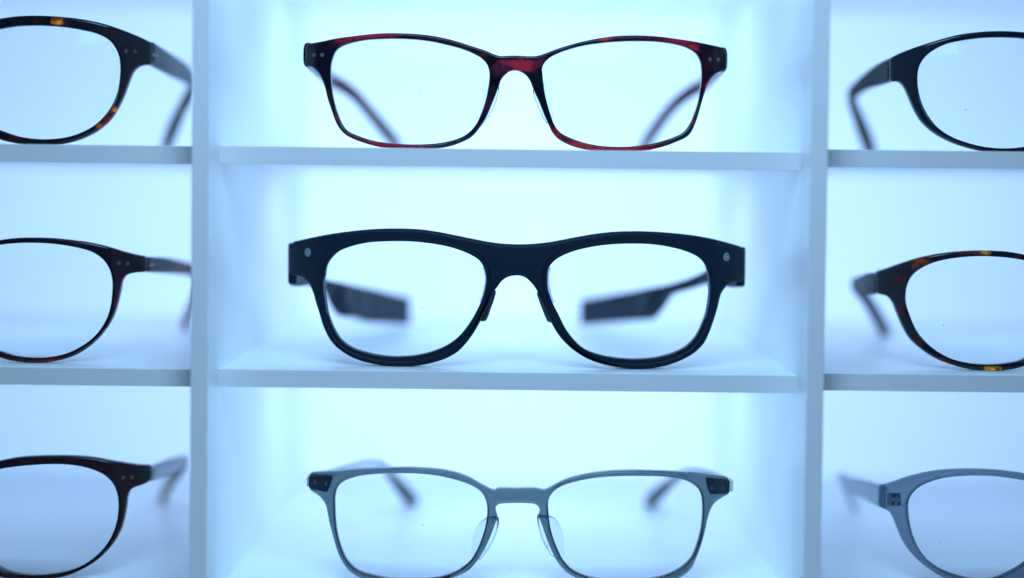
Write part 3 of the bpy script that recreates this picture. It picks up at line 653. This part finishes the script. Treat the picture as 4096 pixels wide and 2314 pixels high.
def fnH(sp, O):
    return tortoise('brown_yellow_tortoise', (.008, .009, .016), ((.17, .035, .02), .3, .56), patchlist(3196, 950, 2.239, [(1110,225,130,40,(.26,.05,.012),.85),(1070,265,50,50,(.26,.05,.012),.8),(1460,160,60,25,(.16,.02,.01),.6),(1685,152,75,35,(.76,.31,.015),1),(1630,150,200,35,(.35,.08,.03),.5),(900,390,90,60,(.09,.012,.01),.55),(940,680,60,80,(.09,.012,.01),.7),(1060,960,110,60,(.22,.03,.02),.5),(1290,1115,170,45,(.17,.02,.008),.8),(1745,1190,110,35,(.76,.31,.015),1),(1680,1180,40,20,(.76,.31,.015),.9),(1980,190,60,25,(.2,.03,.03),.6)], sp), O, rough=.14)
half_glasses(3196, 950, 2.239,
 [(2650,340),(2560,335),(2480,310),(2350,260),(2180,200),(2015,165),(1900,145),(1750,133),(1550,133),(1350,148),(1150,180),(1000,220),(850,270),(750,305),(708,318),(697,335),(696,420),(700,505),(712,521),(750,528),(800,545),(840,590),(880,680),(930,800),(1000,920),(1120,1030),(1250,1110),(1400,1165),(1550,1200),(1720,1211),(1880,1202),(2015,1172),(2180,1085),(2300,965),(2380,840),(2440,720),(2490,610),(2540,540),(2600,505),(2650,500)],
 [(960,520),(975,440),(1010,370),(1080,305),(1200,245),(1350,208),(1500,190),(1650,184),(1850,195),(2015,218),(2150,260),(2280,330),(2370,430),(2400,550),(2390,690),(2330,830),(2230,960),(2120,1050),(2000,1115),(1850,1145),(1700,1154),(1550,1144),(1400,1112),(1270,1052),(1150,960),(1060,850),(1000,720),(965,610)],
 (2650, 480), ROWZ[2][2], fnH, 'brown and yellow tortoiseshell oval glasses on the middle shelf of the right column',
 [(715,420,16,84,3.2),(640,428,32,86,3.2),(580,434,52,74,3.1),(530,434,72,58,3.0),(502,440,88,-4.6,2.8),(535,480,97,-4.8,2.8),(590,545,105,-5.2,2.8),(650,640,115,-6,3.0),(705,730,126,-6.6,3.3),(755,815,137,-6.8,3.4),(785,875,146,-5.4,3.2)],
 plain('grey_brown_temple', (.035, .045, .06), .5, .3), [], [], m=.05, x0=50)

m_ice = clear_tint('translucent_grey_plastic', (.32, .41, .48), .25, 1.15, .36, (.16, .21, .27))
m_ice_t = clear_tint('frosted_pale_temple', (.72, .82, .88), .3, 1.08, .32, (.6, .68, .74))
ice, spI, OI = half_glasses(3196, 1800, 2.831,
 [(3300,435),(3120,430),(3000,400),(2800,330),(2576,280),(2400,255),(2200,235),(1900,228),(1650,240),(1450,270),(1250,320),(1100,370),(980,405),(940,412),(925,425),(920,530),(920,630),(930,655),(980,680),(1040,715),(1080,780),(1130,900),(1200,1060),(1300,1200),(1450,1335),(1640,1455),(1850,1535),(2050,1570),(2300,1565),(2550,1500),(2750,1380),(2900,1200),(3000,1000),(3080,830),(3140,720),(3220,655),(3300,640)],
 [(1242,660),(1250,580),(1290,500),(1380,420),(1500,365),(1650,325),(1850,303),(2050,298),(2250,308),(2450,335),(2576,360),(2750,420),(2870,510),(2920,640),(2900,800),(2830,970),(2720,1140),(2560,1300),(2350,1420),(2200,1475),(2050,1482),(1880,1455),(1730,1410),(1600,1350),(1455,1240),(1365,1120),(1295,970),(1257,810)],
 (3300, 600), ROWZ[2][3], lambda sp, O: m_ice, 'frosted translucent grey oval glasses at the bottom of the right column',
 [(965,540,15,86,2.8),(880,505,32,84,2.7),(800,470,50,80,2.6),(650,415,76,64,2.5),(540,355,94,46,2.4),(478,312,104,-3.4,2.3),(500,370,111,-3.8,2.3),(545,465,119,-4.2,2.4),(590,560,130,-4.6,2.6),(625,640,140,-4.6,2.6),(645,690,146,-4,2.6)],
 m_ice_t, [], [], m=.03, x0=50)
m_core2 = plain('hinge_socket_dark', (.07, .10, .14), .4); m_core3 = plain('hinge_socket_light', (.22, .30, .36), .35)
def icebox(x0, y0, x1, y1, back, mat, name, parent):
    o = None
    for mx in (None, spI['xc']):
        q = XZ(crop(3196, 1800, 2.831, [(x0,y0),((x0+x1)/2,y0),(x1,y0),(x1,(y0+y1)/2),(x1,y1),((x0+x1)/2,y1),(x0,y1),(x0,(y0+y1)/2)]), spI)
        q = [Vector(p) for p in (mir(q, spI['xc'])[::-1] if mx else q)]
        o = link(name, front_mesh([q], .5, .06, spI, OI, back), mat, parent, OI)
for a in ((985,470,1160,650,-.15,m_core3,'hinge_socket'), (995,485,1150,640,-.25,m_core2,'hinge_socket')): icebox(*a, ice)
for a in ((1040,492,1100,540),(1112,500,1135,540),(1045,588,1080,622),(1118,590,1150,625)): icebox(*a, -.38, m_core, 'hinge_pin', ice)

bpy.context.view_layer.update()
